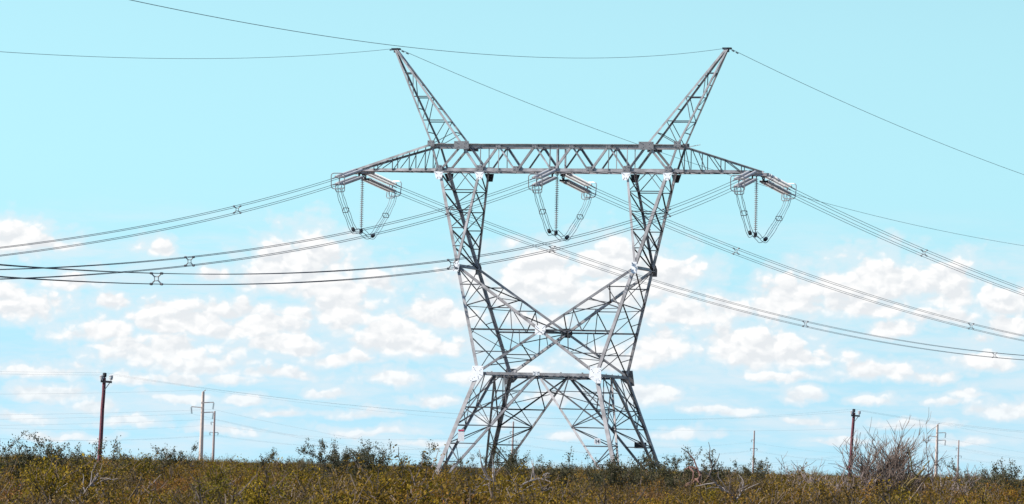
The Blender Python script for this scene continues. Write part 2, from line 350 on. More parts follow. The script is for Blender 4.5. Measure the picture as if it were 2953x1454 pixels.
# the two Y-shaped columns
for sx in (-1, 1):
    c = MB()
    for sy in (-1, 1):
        c.ell(V(W_, sx, sy), V(BO, sx, sy), WMAIN, (-sx, 0, 0), flip=1 if sx * sy > 0 else -1)
        c.ell(V(KN, sx, sy), V(BI, sx, sy), WMAIN - .05, (sx, 0, 0), flip=-1 if sx * sy > 0 else 1)
    k1 = V(KN, sx, -1); k2 = V(KN, sx, 1)
    c.ell(k1, k2, .24)
    col = c.build('column', M_STEEL, tower)
    l = MB()
    lev = [0, .2, .41, .6, .79, 1]
    for sy in (-1, 1):
        ua = (0, -sy, 0)
        O_ = [lerp(V(BO, sx, sy), V(KN, sx, sy), t) for t in lev]; I_ = [lerp(V(BI, sx, sy), V(KN, sx, sy), t) for t in lev]
        mid = (O_[0] + I_[0]) / 2
        for i in range(1, 5): l.ell(O_[i], I_[i], WSEC, ua)
        l.ell(mid, I_[1], WSEC, ua); l.ell(mid, O_[1], WTHIN, ua)
        for i in range(1, 4): l.ell(I_[i], O_[i + 1], WSEC, ua)
        l.ell(O_[3], I_[4], WTHIN, ua)
    for pts in ((BO, KN), (BI, KN)):               # outer and inner side faces
        A_ = [lerp(V(pts[0], sx, -1), V(pts[1], sx, -1), t) for t in lev]; B_ = [lerp(V(pts[0], sx, 1), V(pts[1], sx, 1), t) for t in lev]
        for i in range(5):
            l.ell(A_[i], B_[i + 1], WSEC + .02 if pts is not None and pts[0] == BO else WSEC, (sx, 0, 0))
        for i in range(1, 5): l.bar(A_[i], lerp(A_[i], B_[i], .16), .06, .06)
    # lower column: side face between waist and knee
    lv = [0, .345, .67, 1]
    A_ = [lerp(V(W_, sx, -1), V(KN, sx, -1), t) for t in lv]; B_ = [lerp(V(W_, sx, 1), V(KN, sx, 1), t) for t in lv]
    for i in range(3):
        l.ell(B_[i], A_[i + 1], WDIAG - .03, (sx, 0, 0)); l.ell(A_[i], B_[i + 1], WSEC, (sx, 0, 0))
        x1 = lerp(A_[i], A_[i + 1], .5); x2 = lerp(B_[i], A_[i + 1], .62); l.ell(x1, x2, WTHIN, (sx, 0, 0))
        x1 = lerp(B_[i], B_[i + 1], .5); x2 = lerp(B_[i], A_[i + 1], .38); l.ell(x1, x2, WTHIN, (sx, 0, 0))
    # front and back faces beside the big X
    for sy in (-1, 1):
        ua = (0, -sy, 0); wn_, kn_, c_ = V(W_, sx, sy), V(KN, sx, sy), Vector((0, MH[1] * sy, MH[2]))
        def O(z): return lerp(wn_, kn_, (z - wn_.z) / (kn_.z - wn_.z))
        def D(z): return lerp(c_, kn_, (z - c_.z) / (kn_.z - c_.z)) if z >= c_.z else lerp(wn_, c_, (z - wn_.z) / (c_.z - wn_.z))
        l.ell(O(15.25), D(15.25), WSEC + .01, ua)
        l.ell(O(13.7), D(14.4), WSEC + .01, ua); l.ell(O(13.7), D(15.25), WTHIN, ua)
        l.ell(lerp(O(13.6), D(13.6), .5), D(13.6), WSEC, ua); l.ell(O(13.7), lerp(O(13.6), D(13.6), .5), WTHIN, ua)
        h = lerp(O(MH[2]), c_, .42); l.ell(h, D(13.6), WSEC, ua); l.ell(h, lerp(O(13.6), D(13.6), .5), WTHIN, ua)
        h2 = lerp(O(MH[2]), c_, .6); l.ell(h2, D(14.2 - .55), WTHIN, ua)
        l.ell(O(10.45), D(10.45), WSEC, ua); l.ell(lerp(O(MH[2]), c_, .62), D(10.5), WSEC, ua)
        l.ell(lerp(O(MH[2]), c_, .7), D(11.0), WTHIN, ua); l.ell(O(MH[2]), D(10.45), WTHIN, ua)
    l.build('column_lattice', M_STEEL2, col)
# the big X and the tie through its middle
for sx in (-1, 1):
    x = MB(); l = MB()
    for sy in (-1, 1):
        o_ = Vector((0, -sy * .04 * (1 + sx), 0))
        x.ell(V(KN, sx, sy) + o_, V(W_, -sx, sy) + o_, WDIAG + .05, (0, 0, 1), flip=sx * sy)
    xo = x.build('cross_brace', M_STEEL, tower)
    A_ = [lerp(V(KN, sx, -1), V(W_, -sx, -1), t) for t in (.16, .3, .45, .6, .72, .85, .93)]; B_ = [lerp(V(KN, sx, 1), V(W_, -sx, 1), t) for t in (.16, .3, .45, .6, .72, .85, .93)]
    for i in (0, 2, 4): l.ell(A_[i], B_[i + 1], WSEC + .02)
    for i in (1, 3, 5): l.ell(B_[i], A_[i + 1], WSEC)
    for i in (1, 3, 5): l.ell(A_[i], B_[i], WTHIN)
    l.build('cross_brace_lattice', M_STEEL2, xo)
for sy in (-1, 1):
    t = MB(); t.ell(V(MH, -1, sy), V(MH, 1, sy), WSEC + .05, (0, 0, 1)); t.build('middle_tie', M_STEEL2, tower)
t = MB(); t.bar((0, -MH[1], MH[2] - .02), (0, MH[1], MH[2] - .02), .14, .2); t.build('centre_beam', M_STEEL2, tower)
# crossarm
ca = MB(); cl = MB()
for sy in (-1, 1):
    ca.ell(V(BO, -1, sy) + Vector((0, 0, .05)), V(BO, 1, sy) + Vector((0, 0, .05)), .25, (0, 0, 1), flip=-sy)
    ca.ell(V(PO, -1, sy) + Vector((0, 0, -.05)), V(PO, 1, sy) + Vector((0, 0, -.05)), .24, (0, 0, -1), flip=sy)
    bn = [-5.471, -2.735, 0, 2.735, 5.471]; tn = [-6.88, -4.1, -1.37, 1.37, 4.1, 6.88]
    for i in range(5):
        b = Vector((bn[i], BO[1] * sy, BO[2] + .1))
        for k_ in (i, i + 1):
            p = Vector((tn[k_], PO[1] * sy, PO[2] - .1)); heavy = (k_ == i + 1) == (sy < 0)
            cl.ell(b + Vector((.12 if k_ > i else -.12, 0, 0)), p, WDIAG + .03 if heavy else WDIAG - .02, (0, -sy, 0))
    for sx in (-1, 1):
        cl.ell(V(PI_, sx, sy), V(BO, sx, sy), WDIAG + .04, (0, -sy, 0))
        cl.ell(V(BO, sx, sy), V(PO, sx, sy), WDIAG, (0, -sy, 0))
        for x_ in (5.471, 4.1): cl.bar((x_ * sx, BO[1] * sy, BO[2] + .1), (x_ * sx, PO[1] * sy, PO[2] - .1), .055, .055)
    cl.bar((.28, BO[1] * sy, BO[2]), (.28, PO[1] * sy, PO[2]), .11, .11); cl.ell((-.25, BO[1] * sy, BO[2]), (-.25, PO[1] * sy, PO[2]), WSEC, (0, -sy, 0))
for i in range(-6, 7):                           # plan bracing of the bottom and top faces
    x0 = i * 1.3675; cl.ell((x0, -1.1, BO[2] - .02), (x0 + (.68), 1.1, BO[2] - .02), WTHIN + .02); cl.ell((x0 + .68, 1.1, BO[2] - .03), (x0 + 1.3675, -1.1, BO[2] - .03), WTHIN)
    if i % 2 == 0: cl.ell((x0, -1.05, PO[2]), (x0 + 1.3, 1.05, PO[2]), WTHIN); cl.ell((x0 + 1.3, 1.05, PO[2]), (x0 + 2.6, -1.05, PO[2]), WTHIN)
ca.build('crossarm', M_STEEL, tower); cro = bpy.data.objects['crossarm']
cl.build('crossarm_lattice', M_STEEL, cro)
for sx in (-1, 1):
    e = MB(); l = MB()
    for sy in (-1, 1):
        e.ell(V(BO, sx, sy) + Vector((0, 0, .05)), V(TIP, sx, sy) + Vector((0, 0, .05)), .21, (0, 0, 1), flip=-sy * sx)
        e.ell(V(PO, sx, sy), V(TIP, sx, sy) + Vector((0, 0, .12)), .155, (0, 0, -1), flip=sy)
        ts = [0, .17, .36, .56, .78]
        Bp = [lerp(V(BO, sx, sy), V(TIP, sx, sy), t) for t in ts]; Tp = [lerp(V(PO, sx, sy), V(TIP, sx, sy), t) for t in ts]
        for i in range(1, 5): l.bar((Bp[i].x, Bp[i].y, Bp[i].z), (Bp[i].x, Tp[i].y, lerp(V(PO, sx, sy), V(TIP, sx, sy), (abs(Bp[i].x) - PO[0]) / (TIP[0] - PO[0])).z), .055, .055)
        for i in range(4): l.ell(Tp[i], Bp[i + 1], WSEC - .01, (0, -sy, 0))
    for i in range(9):
        t0 = i / 9; t1 = (i + .5) / 9
        l.ell(lerp(V(BO, sx, -1), V(TIP, sx, -1), t0), lerp(V(BO, sx, 1), V(TIP, sx, 1), t1), WTHIN + .01)
        if i < 8: l.ell(lerp(V(BO, sx, 1), V(TIP, sx, 1), t1), lerp(V(BO, sx, -1), V(TIP, sx, -1), (i + 1) / 9), WTHIN)
        if i % 2 == 0: l.ell(lerp(V(PO, sx, -1), V(TIP, sx, -1), t0), lerp(V(PO, sx, 1), V(TIP, sx, 1), t0 + .1), WTHIN)
    e.bar((sx * 13.9, 0, 23.46), (sx * 15.55, 0, 23.42), .22, .75, (0, 0, 1))
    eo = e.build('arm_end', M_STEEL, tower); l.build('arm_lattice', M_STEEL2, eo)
    # earth-wire peak
    pk = MB(); l = MB(); tip = Vector((PK[0] * sx, 0, PK[2]))
    for sy in (-1, 1):
        o1 = V(PO, sx, sy); i1 = V(PI_, sx, sy)
        tO = tip + Vector((.08 * sx, .1 * sy, 0)); tI = tip + Vector((-.08 * sx, .1 * sy, 0))
        pk.ell(o1, tO, WDIAG - .01, (-sx, 0, 0), flip=1 if sx * sy > 0 else -1); pk.ell(i1, tI, WDIAG + .01, (sx, 0, 0), flip=-1 if sx * sy > 0 else 1)
        pk.ell(i1, V(BI, sx, sy), WDIAG, (sx, 0, 0))
        q = [0, .25, .5, .75]; Oq = [lerp(o1, tO, t) for t in q]; Iq = [lerp(i1, tI, t) for t in q]; ua = (0, -sy, 0)
        for i in (1, 2, 3): l.ell(Oq[i], Iq[i], WSEC, ua)
        for i in (0, 1, 2): l.ell(Iq[i + 1], Oq[i], WSEC - .01, ua)
        l.ell(lerp(Iq[0], Iq[1], .5), Oq[0], WTHIN, ua)
    for tt, bb in ((PO, 'o'), (PI_, 'i')):
        A0, B0 = V(tt, sx, -1), V(tt, sx, 1)
        for i in range(1, 8):
            t = i / 8
            if i in (1, 3, 5): l.ell(lerp(A0, tip, t), lerp(B0, tip, t), WSEC)
            if i in (2, 4, 6) and bb == 'o': l.ell(lerp(A0, tip, t) if i % 2 else lerp(B0, tip, t), lerp(B0, tip, t - .125) if i % 2 else lerp(A0, tip, t - .125), WTHIN)
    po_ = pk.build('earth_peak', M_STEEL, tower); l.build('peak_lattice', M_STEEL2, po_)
    cp = MB(); cp.bar(tip + Vector((-.32, 0, .03)), tip + Vector((.32, 0, .03)), .13, .3); cp.bar(tip + Vector((-.14, 0, -.12)), tip + Vector((.14, 0, -.12)), .2, .26)
    cp.build('peak_cap', M_DARK, po_)
# gusset plates
def gusset(poly, y, lean, m, th=.03):
    b = MB(); f_ = lambda x_, z_: (x_, y + lean * (z_ - poly[0][1]), z_)
    b.prism([f_(x_, z_) for x_, z_ in poly], (0, 1, 0), th)
    cx = sum(p[0] for p in poly) / len(poly); cz = sum(p[1] for p in poly) / len(poly)
    for px_, pz_ in poly:                          # rows of bolts towards every corner
        for q in (.4, .6, .8):
            c_ = Vector(f_(cx + (px_ - cx) * q, cz + (pz_ - cz) * q)); n0 = len(b.f); b.bar(c_ - Vector((0, .025, 0)), c_ + Vector((0, .025 + th, 0)), .034, .034)
            for i_ in range(n0, len(b.f)): b.mi[i_] = 1
    return b.build('gusset_plate', [m, M_PLATE2], tower)
LEAN = (W_[1] - BO[1]) / (BO[2] - W_[2])
for sx in (-1, 1):
    for sy in (-1, 1):
        fr = sy < 0; pm = M_PLATE if fr else M_PLATE2; off = -.34 if fr else .3; ln = LEAN * -sy  # front plates carry painted sunlight, rear plates painted shade
        x0, z0 = W_[0] * sx, W_[2]
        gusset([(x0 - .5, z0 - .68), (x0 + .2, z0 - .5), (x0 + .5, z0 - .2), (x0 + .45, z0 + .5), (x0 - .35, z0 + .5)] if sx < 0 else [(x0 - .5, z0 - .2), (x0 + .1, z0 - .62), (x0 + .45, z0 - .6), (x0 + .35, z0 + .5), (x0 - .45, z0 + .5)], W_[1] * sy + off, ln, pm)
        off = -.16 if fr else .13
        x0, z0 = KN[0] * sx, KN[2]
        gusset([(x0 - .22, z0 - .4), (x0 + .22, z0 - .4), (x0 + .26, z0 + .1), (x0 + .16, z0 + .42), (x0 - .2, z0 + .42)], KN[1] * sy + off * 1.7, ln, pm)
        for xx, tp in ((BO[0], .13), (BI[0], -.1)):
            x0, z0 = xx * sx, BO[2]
            gusset([(x0 - .18 - .05 * sx, z0 - .62), (x0 + .18 - .05 * sx, z0 - .62), (x0 + .36, z0 - .05), (x0 - .36, z0 - .05)], BO[1] * sy + off * 1.7, ln, pm if fr else M_DARK)  # rear plates under the chord coloured dark for their shade
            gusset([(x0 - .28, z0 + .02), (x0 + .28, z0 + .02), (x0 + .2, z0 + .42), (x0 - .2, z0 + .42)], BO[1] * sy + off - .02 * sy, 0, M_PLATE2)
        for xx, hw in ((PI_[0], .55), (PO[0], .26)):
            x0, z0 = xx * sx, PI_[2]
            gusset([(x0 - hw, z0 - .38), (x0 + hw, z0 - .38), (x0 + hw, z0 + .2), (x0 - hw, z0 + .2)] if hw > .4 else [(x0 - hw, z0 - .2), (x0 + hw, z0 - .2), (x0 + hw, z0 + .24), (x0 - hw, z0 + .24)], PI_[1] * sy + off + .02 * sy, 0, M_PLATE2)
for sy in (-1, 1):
    fr = sy < 0; pm = M_PLATE if fr else M_DARK; off = -.2 if fr else .16  # sunlit colour in front, shade painted dark on the rear centre plate
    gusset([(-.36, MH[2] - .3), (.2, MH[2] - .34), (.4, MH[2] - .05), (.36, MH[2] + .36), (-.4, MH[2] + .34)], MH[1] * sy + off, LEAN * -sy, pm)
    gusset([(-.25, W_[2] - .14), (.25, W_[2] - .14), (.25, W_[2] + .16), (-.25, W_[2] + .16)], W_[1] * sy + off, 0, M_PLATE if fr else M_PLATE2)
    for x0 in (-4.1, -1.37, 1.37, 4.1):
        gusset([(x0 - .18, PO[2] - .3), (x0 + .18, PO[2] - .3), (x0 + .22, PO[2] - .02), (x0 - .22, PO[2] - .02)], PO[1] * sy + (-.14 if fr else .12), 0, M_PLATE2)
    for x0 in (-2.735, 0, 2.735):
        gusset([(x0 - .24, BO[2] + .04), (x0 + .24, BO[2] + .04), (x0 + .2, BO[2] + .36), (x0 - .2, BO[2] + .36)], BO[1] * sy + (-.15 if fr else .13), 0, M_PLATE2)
# signs on the legs
def ybar(z): return F + (W_[1] - F) * z / W_[2]
def roundrect(w, h, r, n=4):
    o = []
    for cx, cz, a0 in ((w / 2 - r, h / 2 - r, 0), (-w / 2 + r, h / 2 - r, 90), (-w / 2 + r, -h / 2 + r, 180), (w / 2 - r, -h / 2 + r, 270)):
        o += [(cx + r * math.cos(R(a0 + 90 * i / n)), cz + r * math.sin(R(a0 + 90 * i / n))) for i in range(n + 1)]
    return o
def sign(x0, y0, z0, w, h, r, m, name, th=.02):
    b = MB(); b.prism([(x0 + a, y0, z0 + c) for a, c in roundrect(w, h, r)], (0, 1, 0), th); return b.build(name, m, tower)
s1 = sign(-5.03, -ybar(4.4) - .12, 4.42, .47, .86, .05, M_SIGN, 'warning_sign'); tag(s1, 'blank white upright sign with a red strip along its top')
b = MB(); b.bar((-5.24, -ybar(4.4) - .135, 4.78), (-4.82, -ybar(4.4) - .135, 4.78), .11, .02); b.build('red_strip', M_RED, s1)
s2 = sign(5.0, -ybar(4.2) - .12, 4.2, .46, .46, .1, M_SIGN, 'number_plate'); tag(s2, 'small white rounded plate with the number 14')
b = MB(); y_ = -ybar(4.2) - .135; X0, Z0 = 5.0, 4.2
for p, q in (((-.10, -.12), (-.10, .12)), ((-.10, .12), (-.15, .07)), ((.095, -.11), (.095, .11)), ((.095, .11), (.0, -.045)), ((0, -.045), (.135, -.045))):
    b.bar((X0 + p[0], y_, Z0 + p[1]), (X0 + q[0], y_, Z0 + q[1]), .012, .03, (0, 1, 0))
b.build('number', M_DARK, s2)
s3 = sign(5.05, ybar(4.0) + .1, 4.02, .9, .44, .02, M_DARK, 'sign_back', .03); tag(s3, 'dark back of a wide plate low on the rear right leg')  # shade on this plate's back is put into its dark colour
s4 = sign(5.86, ybar(4.0) + .02, 4.02, .18, .34, .02, M_YEL, 'yellow_tag'); tag(s4, 'small yellow tag beside the rear right leg')

# ------------------------------------------------------------------ conductors (curves in the pylon's own frame, then out to the world)
def tw(p): return TM @ Vector((p[0], p[1], p[2] + G0))
LA, LK, LC, LZ, LX = -1.51384942, .14978226, 3.9451485e-4, 23.38655, 14.64726
RA, RK, RC, RZ, RX = 1.40435306, .13147965, 4.6757489e-4, 23.27482, 14.92684
def cw(side, xi, t):
    if side < 0: return tw((xi * LX + t * math.cos(LA), t * math.sin(LA), LZ - LK * t + LC * t * t))
    return tw((xi * RX + t * math.cos(RA), t * math.sin(RA), RZ - RK * t + RC * t * t))
def frame(side, xi, t):
    a, b = cw(side, xi, t - .3), cw(side, xi, t + .3); d = (b - a).normalized(); s = d.cross(Vector((0, 0, 1))).normalized(); u = s.cross(d).normalized()
    return cw(side, xi, t), d, s, u
NAME = {-1: 'left', 0: 'middle', 1: 'right'}
BUN = .225
T0 = {-1: 7.6, 1: 6.1}
def spacer(P, d, s, u, b):
    m = MB(); h = b * 1.0; c = b * .38
    m.tube([P + s * (c * i) + u * (c * j) for i, j in ((-1, -1), (1, -1), (1, 1), (-1, 1))], .028, 5, closed=True)
    for i in (-1, 1):
        for j in (-1, 1):
            q = P + s * (h * i) + u * (h * j)
            m.tube([P + s * (c * i) + u * (c * j), q], .03, 5)
            m.tube([q - d * .11, q + d * .11], .055, 6)
    return m
ends = {-1: 345.0, 1: 281.0}
for side in (-1, 1):
    for xi in (-1, 0, 1):
        far = side > 0
        lab = {(-1, -1): 'four-wire bundle running left from the left arm tip, uppermost on the left',
               (-1, 0): 'four-wire bundle running left from the crossarm centre, crossing the left jumper loop',
               (-1, 1): 'four-wire bundle running left from the right arm tip, crossing both columns',
               (1, -1): 'four-wire bundle running right from the left arm tip, lowest at the right edge',
               (1, 0): 'four-wire bundle running right from the crossarm centre, between the other two',
               (1, 1): 'four-wire bundle running right from the right arm tip, highest at the right edge'}[(side, xi)]
        th = thing('conductor_bundle', lab, 'power line', cw(side, xi, T0[side]), 0, 'conductor bundles strung from the pylon')
        org = th.location.copy()
        ts = [T0[side] + (ends[side] - T0[side]) * (i / 90) for i in range(91)]
        fr = [frame(side, xi, t) for t in ts]
        for i in (-1, 1):
            for j in (-1, 1):
                m = MB(); m.tube([P + s * (BUN * i) + u * (BUN * j) - org for P, d, s, u in fr], .0165, 5); m.build('wire', M_WIRE, th)
        for t in ((33.2, 92.6, 146) if side < 0 else (33.4, 87, 136.6, 190)):
            P, d, s, u = frame(side, xi, t); spacer(P - org, d, s, u, BUN).build('spacer', M_STEEL, th)
# earth wires
for nm, al, kk, c2, z0, xo, sgn in (('L', -1.49397, .1122962, 2.4235e-4, 32.4394, 12.45, -1), ('R', 1.305063, .1525917, 6.27817e-4, 32.5028, 12.366, 1)):
    for xi in (-1, 1):
        lab = {(-1, -1): 'thin earth wire running left from the left horn tip', (-1, 1): 'thin earth wire running left from the right horn tip and rising over the left horn',
               (1, -1): 'thin earth wire running right from the left horn tip, passing behind the crossarm', (1, 1): 'thin earth wire running right from the right horn tip'}[(sgn, xi)]
        m = MB(); L_ = 345 if sgn < 0 else 243
        P_ = [tw((xi * xo + t * math.cos(al), t * math.sin(al), z0 - kk * t + c2 * t * t)) for t in [.1 + L_ * i / 90 for i in range(91)]]
        org = P_[0]; m.tube([p - org for p in P_], .017, 4)
        for t in (.9, 1.5):                       # vibration dampers near the clamp
            p = tw((xi * xo + t * math.cos(al), t * math.sin(al), z0 - kk * t - .07)) - org; dv = (P_[1] - P_[0]).normalized(); m.tube([p - dv * .16, p + dv * .16], .045, 6)
        o = m.build('earth_wire', M_GWIRE); o.location = org; tag(o, lab, 'power line', 'earth wires on the pylon peaks')
# insulators
def string(m, p, q, n, r, mi=0):
    L_ = (Vector(q) - Vector(p)).length; prof = [(0, .03)]
    for i in range(n):
        a = L_ * (i + .1) / n; st = L_ / n
        prof += [(a, .04), (a + st * .12, r), (a + st * .28, r * .94), (a + st * .45, .04)]
    prof += [(L_, .03)]
    m.lathe(p, q, prof, 10, mi)
def ring(P, s, u, w, h, r=.13, n=4):
    return [P + s * a + u * c for a, c in roundrect(w, h, r, n)]
for side in (-1, 1):
    for xi in (-1, 0, 1):
        A = tw((xi * (LX if side < 0 else RX) * 1.0, -.75 if side < 0 else .75, 23.30)) if xi else tw((0, 1.1 * side, 23.32))
        P, d_, s_, u_ = frame(side, xi, T0[side]); B = P
        lab = 'set of four ribbed insulator strings with guard rings pulling %s from the %s' % ('left' if side < 0 else 'right', {-1: 'left arm tip', 0: 'crossarm centre', 1: 'right arm tip'}[xi])
        th = thing('strain_insulator', lab, 'insulator', A, 0, 'strain insulator sets on the crossarm'); org = A
        d = (B - A).normalized(); s = d.cross(Vector((0, 0, 1))).normalized(); u = s.cross(d).normalized(); L_ = (B - A).length
        a0, a1 = .55, L_ - .85
        m = MB()
        for j in (-1, 1):
            m.bar(d * .12 + u * .1 * j, d * .42 + u * (.26 * j), .05, .1, s)
        m.bar(d * .45 - s * .34 + u * .27, d * .45 + s * .34 + u * .27, .14, .05); m.bar(d * .45 - s * .34 - u * .27, d * .45 + s * .34 - u * .27, .14, .05)
        m.bar(d * .45 - u * .3, d * .45 + u * .3, .06, .12, s); m.bar(-d * .1, d * .3, .1, .1)
        m.build('yoke', M_DARK, th)
        for j in (1, -1):
            for i in (-1, 1):
                m = MB(); string(m, d * a0 + s * (.24 * i) + u * (.26 * j), d * a1 + s * (.24 * i) + u * (.26 * j), 23, .125)
                m.build('insulator_string', M_GLASS2 if (j > 0 and side > 0) else M_GLASS, th)
        m = MB()
        for j in (-1, 1): m.bar(d * (a1 + .06) - s * .34 + u * (.26 * j), d * (a1 + .06) + s * .34 + u * (.26 * j), .14, .05)
        m.bar(d * (a1 + .06) - u * .3, d * (a1 + .06) + u * .3, .06, .1, s)
        for i in (-1, 1):
            for j in (-1, 1): m.tube([d * (a1 + .05) + s * .2 * i + u * .24 * j, d * (L_ + .25) + s * (BUN * i) + u * (BUN * j)], .045, 6)
        m.build('dead_end_clamp', M_STEEL, th)
        m = MB(); c_ = d * (L_ - .35)
        m.tube(ring(c_, s, u, .98, 1.12, .22), .035, 6, closed=True); m.build('guard_ring', M_RING, th)
        m = MB(); c_ = d * (L_ - .95) - u * .52
        m.tube(ring(c_, s, u, .66, .62, .14), .032, 6, closed=True)
        m.tube([c_ + u * .31 - s * .1, c_ - u * .31 - s * .1], .02, 4); m.tube([c_ + u * .31 + s * .1, c_ - u * .31 + s * .1], .02, 4); m.build('guard_ring', M_RING, th)
# jumper suspension strings and jumper loops
def spline(pts, n=8):
    o = []; P_ = [pts[0] * 2 - pts[1]] + pts + [pts[-1] * 2 - pts[-2]]
    for i in range(1, len(P_) - 2):
        a, b, c, d = P_[i - 1:i + 3]
        for k_ in range(n):
            t = k_ / n; o.append(.5 * ((2 * b) + (c - a) * t + (2 * a - 5 * b + 4 * c - d) * t * t + (3 * b - a - 3 * c + d) * t ** 3))
    return o + [pts[-1]]
for xi in (-1, 0, 1):
    top = tw((xi * 14.72, 0, 23.38)); nm = {-1: 'left arm tip', 0: 'crossarm centre', 1: 'right arm tip'}[xi]
    th = thing('suspension_insulator', 'long ribbed insulator string hanging straight down from the %s' % nm, 'insulator', top, 0, 'jumper insulator strings under the crossarm')
    Ls = 4.12
    m = MB(); string(m, (0, 0, -.28), (0, 0, -Ls + .12), 27, .145); m.build('insulator_string', M_GLASS, th)
    m = MB(); m.tube([(0, 0, .05), (0, 0, -.3)], .035, 6); m.tube(ring(Vector((0, 0, -.02)), Vector((1, 0, 0)), Vector((0, 0, 1)), .2, .2, .08), .025, 5, closed=True); m.build('hanger', M_DARK, th)
    m = MB(); m.tube([(0, 0, -Ls + .14), (0, 0, -Ls)], .03, 6); m.lathe((0, 0, -Ls + .02), (0, 0, -Ls - .34), [(0, .06), (.05, .13), (.28, .13), (.36, .07)], 10); m.build('weight', M_DARK, th)
    bot = top + Vector((0, 0, -Ls - .12))
    PL, dL, sL, uL = frame(-1, xi, T0[-1] - .5); PR, dR, sR, uR = frame(1, xi, T0[1] - .4)
    hl = Vector((dL.x, dL.y, 0)).normalized(); hr = Vector((dR.x, dR.y, 0)).normalized()
    wl_ = bot + hl * 2.3 + Vector((0, 0, -.03)); wr_ = bot + hr * 1.9 + Vector((0, 0, -.26))
    p0 = PL + Vector((0, 0, -.35)); p1 = PR + Vector((0, 0, -.35))
    key = [p0, lerp(p0, wl_, .3) + hl * .35, lerp(p0, wl_, .65) + hl * .25, wl_ + Vector((0, 0, .0)), lerp(wl_, bot, .5) + Vector((0, 0, -.12)), bot, lerp(bot, wr_, .5) + Vector((0, 0, -.22)), wr_, lerp(wr_, p1, .35) + hr * .3, lerp(wr_, p1, .7) + hr * .35, p1]
    jl = thing('jumper_loop', 'four slack jumper cables looping in a U below the %s' % nm, 'cable', bot, 0, 'jumper loops under the crossarm')
    sdir = Vector((math.cos(TPHI), math.sin(TPHI), 0))
    path = spline(key); org = bot
    for i in (-1, 1):
        for j in (-1, 1):
            m = MB(); pts = []
            for n_, p in enumerate(path):
                d = (path[min(n_ + 1, len(path) - 1)] - path[max(n_ - 1, 0)]).normalized(); w = d.cross(sdir).normalized()
                f_ = 1 + .25 * math.sin(n_ * .9 + i + 2 * j) * .3
                pts.append(p + sdir * (.17 * i * f_) + w * (.15 * j * f_) - org)
            m.tube(pts, .020, 5); m.build('cable', M_JUMP, jl)
    for idx, isW in ((14, 0), (24, 1), (56, 1), (67, 0)):
        p = path[idx] - org; d = (path[idx + 1] - path[idx - 1]).normalized(); w = d.cross(sdir).normalized(); m = MB()
        if isW:
            m.lathe(p - d * .17, p + d * .17, [(0, .08), (.04, .14), (.3, .14), (.34, .08)], 8); m.build('weight', M_DARK, jl)
        else:
            m.tube(ring(p, sdir, w, .42, .38, .06), .028, 5, closed=True); m.build('spacer', M_STEEL2, jl)

# ------------------------------------------------------------------ wooden poles
def wood_pole(px, ptop, pbot, Y, lean, label, r):
    top = at(px[0], ptop, Y); bot = at(px[1], pbot, Y); k_ = (bot - top).normalized(); g0 = bot + k_ * ((bot.z - gz(Y)) / -k_.z if k_.z else 0)
    th = thing('utility_pole', label, 'utility pole', g0, 0, 'wooden utility poles'); t = top - g0
    m = MB(); n_ = 8; m.tube([lerp((0, 0, -.3), t, i / n_) + Vector((rnd.uniform(-.02, .02), 0, 0)) for i in range(n_ + 1)], r * 1.1, 10, r1=r * .82); m.build('shaft', M_WOOD, th)
    ax = Vector((.34, -.08, 0))
    m = MB(); m.bar(t + Vector((0, -r - .05, -.22)) - ax * .62, t + Vector((0, -r - .05, -.26)) + ax * 1.35, .13, .1); m.tube([t + Vector((.02, -r - .03, -.75)), t + Vector((0, -r - .05, -.3)) + ax * 1.0], .025, 5); m.build('crossarm', M_DARK, th)
    ins = []
    for q in (t + Vector((0, -r - .05, -.12)) + ax * 1.2, t + Vector((0, 0, .02)), t + Vector((0, -r - .05, -.12)) - ax * .5):
        m = MB(); m.lathe(q - Vector((0, 0, .05)), q + Vector((0, 0, .3)), [(0, .03), (.05, .04), (.07, .12), (.13, .10), (.16, .13), (.22, .11), (.27, .13), (.33, .07)], 8); m.build('insulator', M_DARK if q.z > t.z else M_GLASS, th); ins.append(q + Vector((0, 0, .28)) + g0)
    return ins
w1_ = wood_pole((263, 250), 950, 1155, 292, 0, 'tall dark reddish wooden pole with a short crossarm, left of the pylon', .128)
w2_ = wood_pole((2147, 2137), 1038, 1190, 384, 0, 'dark reddish wooden pole with a short crossarm, beside the big bare bush', .14)
def span(p, q, sag, r, label, group, m_=None, n=28, name='overhead_wire', cat='wire'):
    p, q = Vector(p), Vector(q); m = MB()
    m.tube([lerp(p, q, i / n) + Vector((0, 0, -4 * sag * (i / n) * (1 - i / n))) - p for i in range(n + 1)], r, 4)
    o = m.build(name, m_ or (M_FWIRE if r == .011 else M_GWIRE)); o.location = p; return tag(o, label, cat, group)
GW = 'wires between the wooden poles'
for i, (sg, ln) in enumerate(((1.55, 'front'), (1.7, 'middle'))):
    a, b = w1_[i], w2_[i]; d = b - a
    span(a, b, sg, .004, 'thin wires between the two wooden poles, passing behind the pylon legs', GW)
    span(a - d * .7, a, .45, .004, 'thin wires running off left from the left wooden pole', GW + ', left run')
    span(b, b + d * .8 + Vector((0, 0, -.3)), 1.1, .006, 'thin wires running off right from the right wooden pole', GW + ', right run')

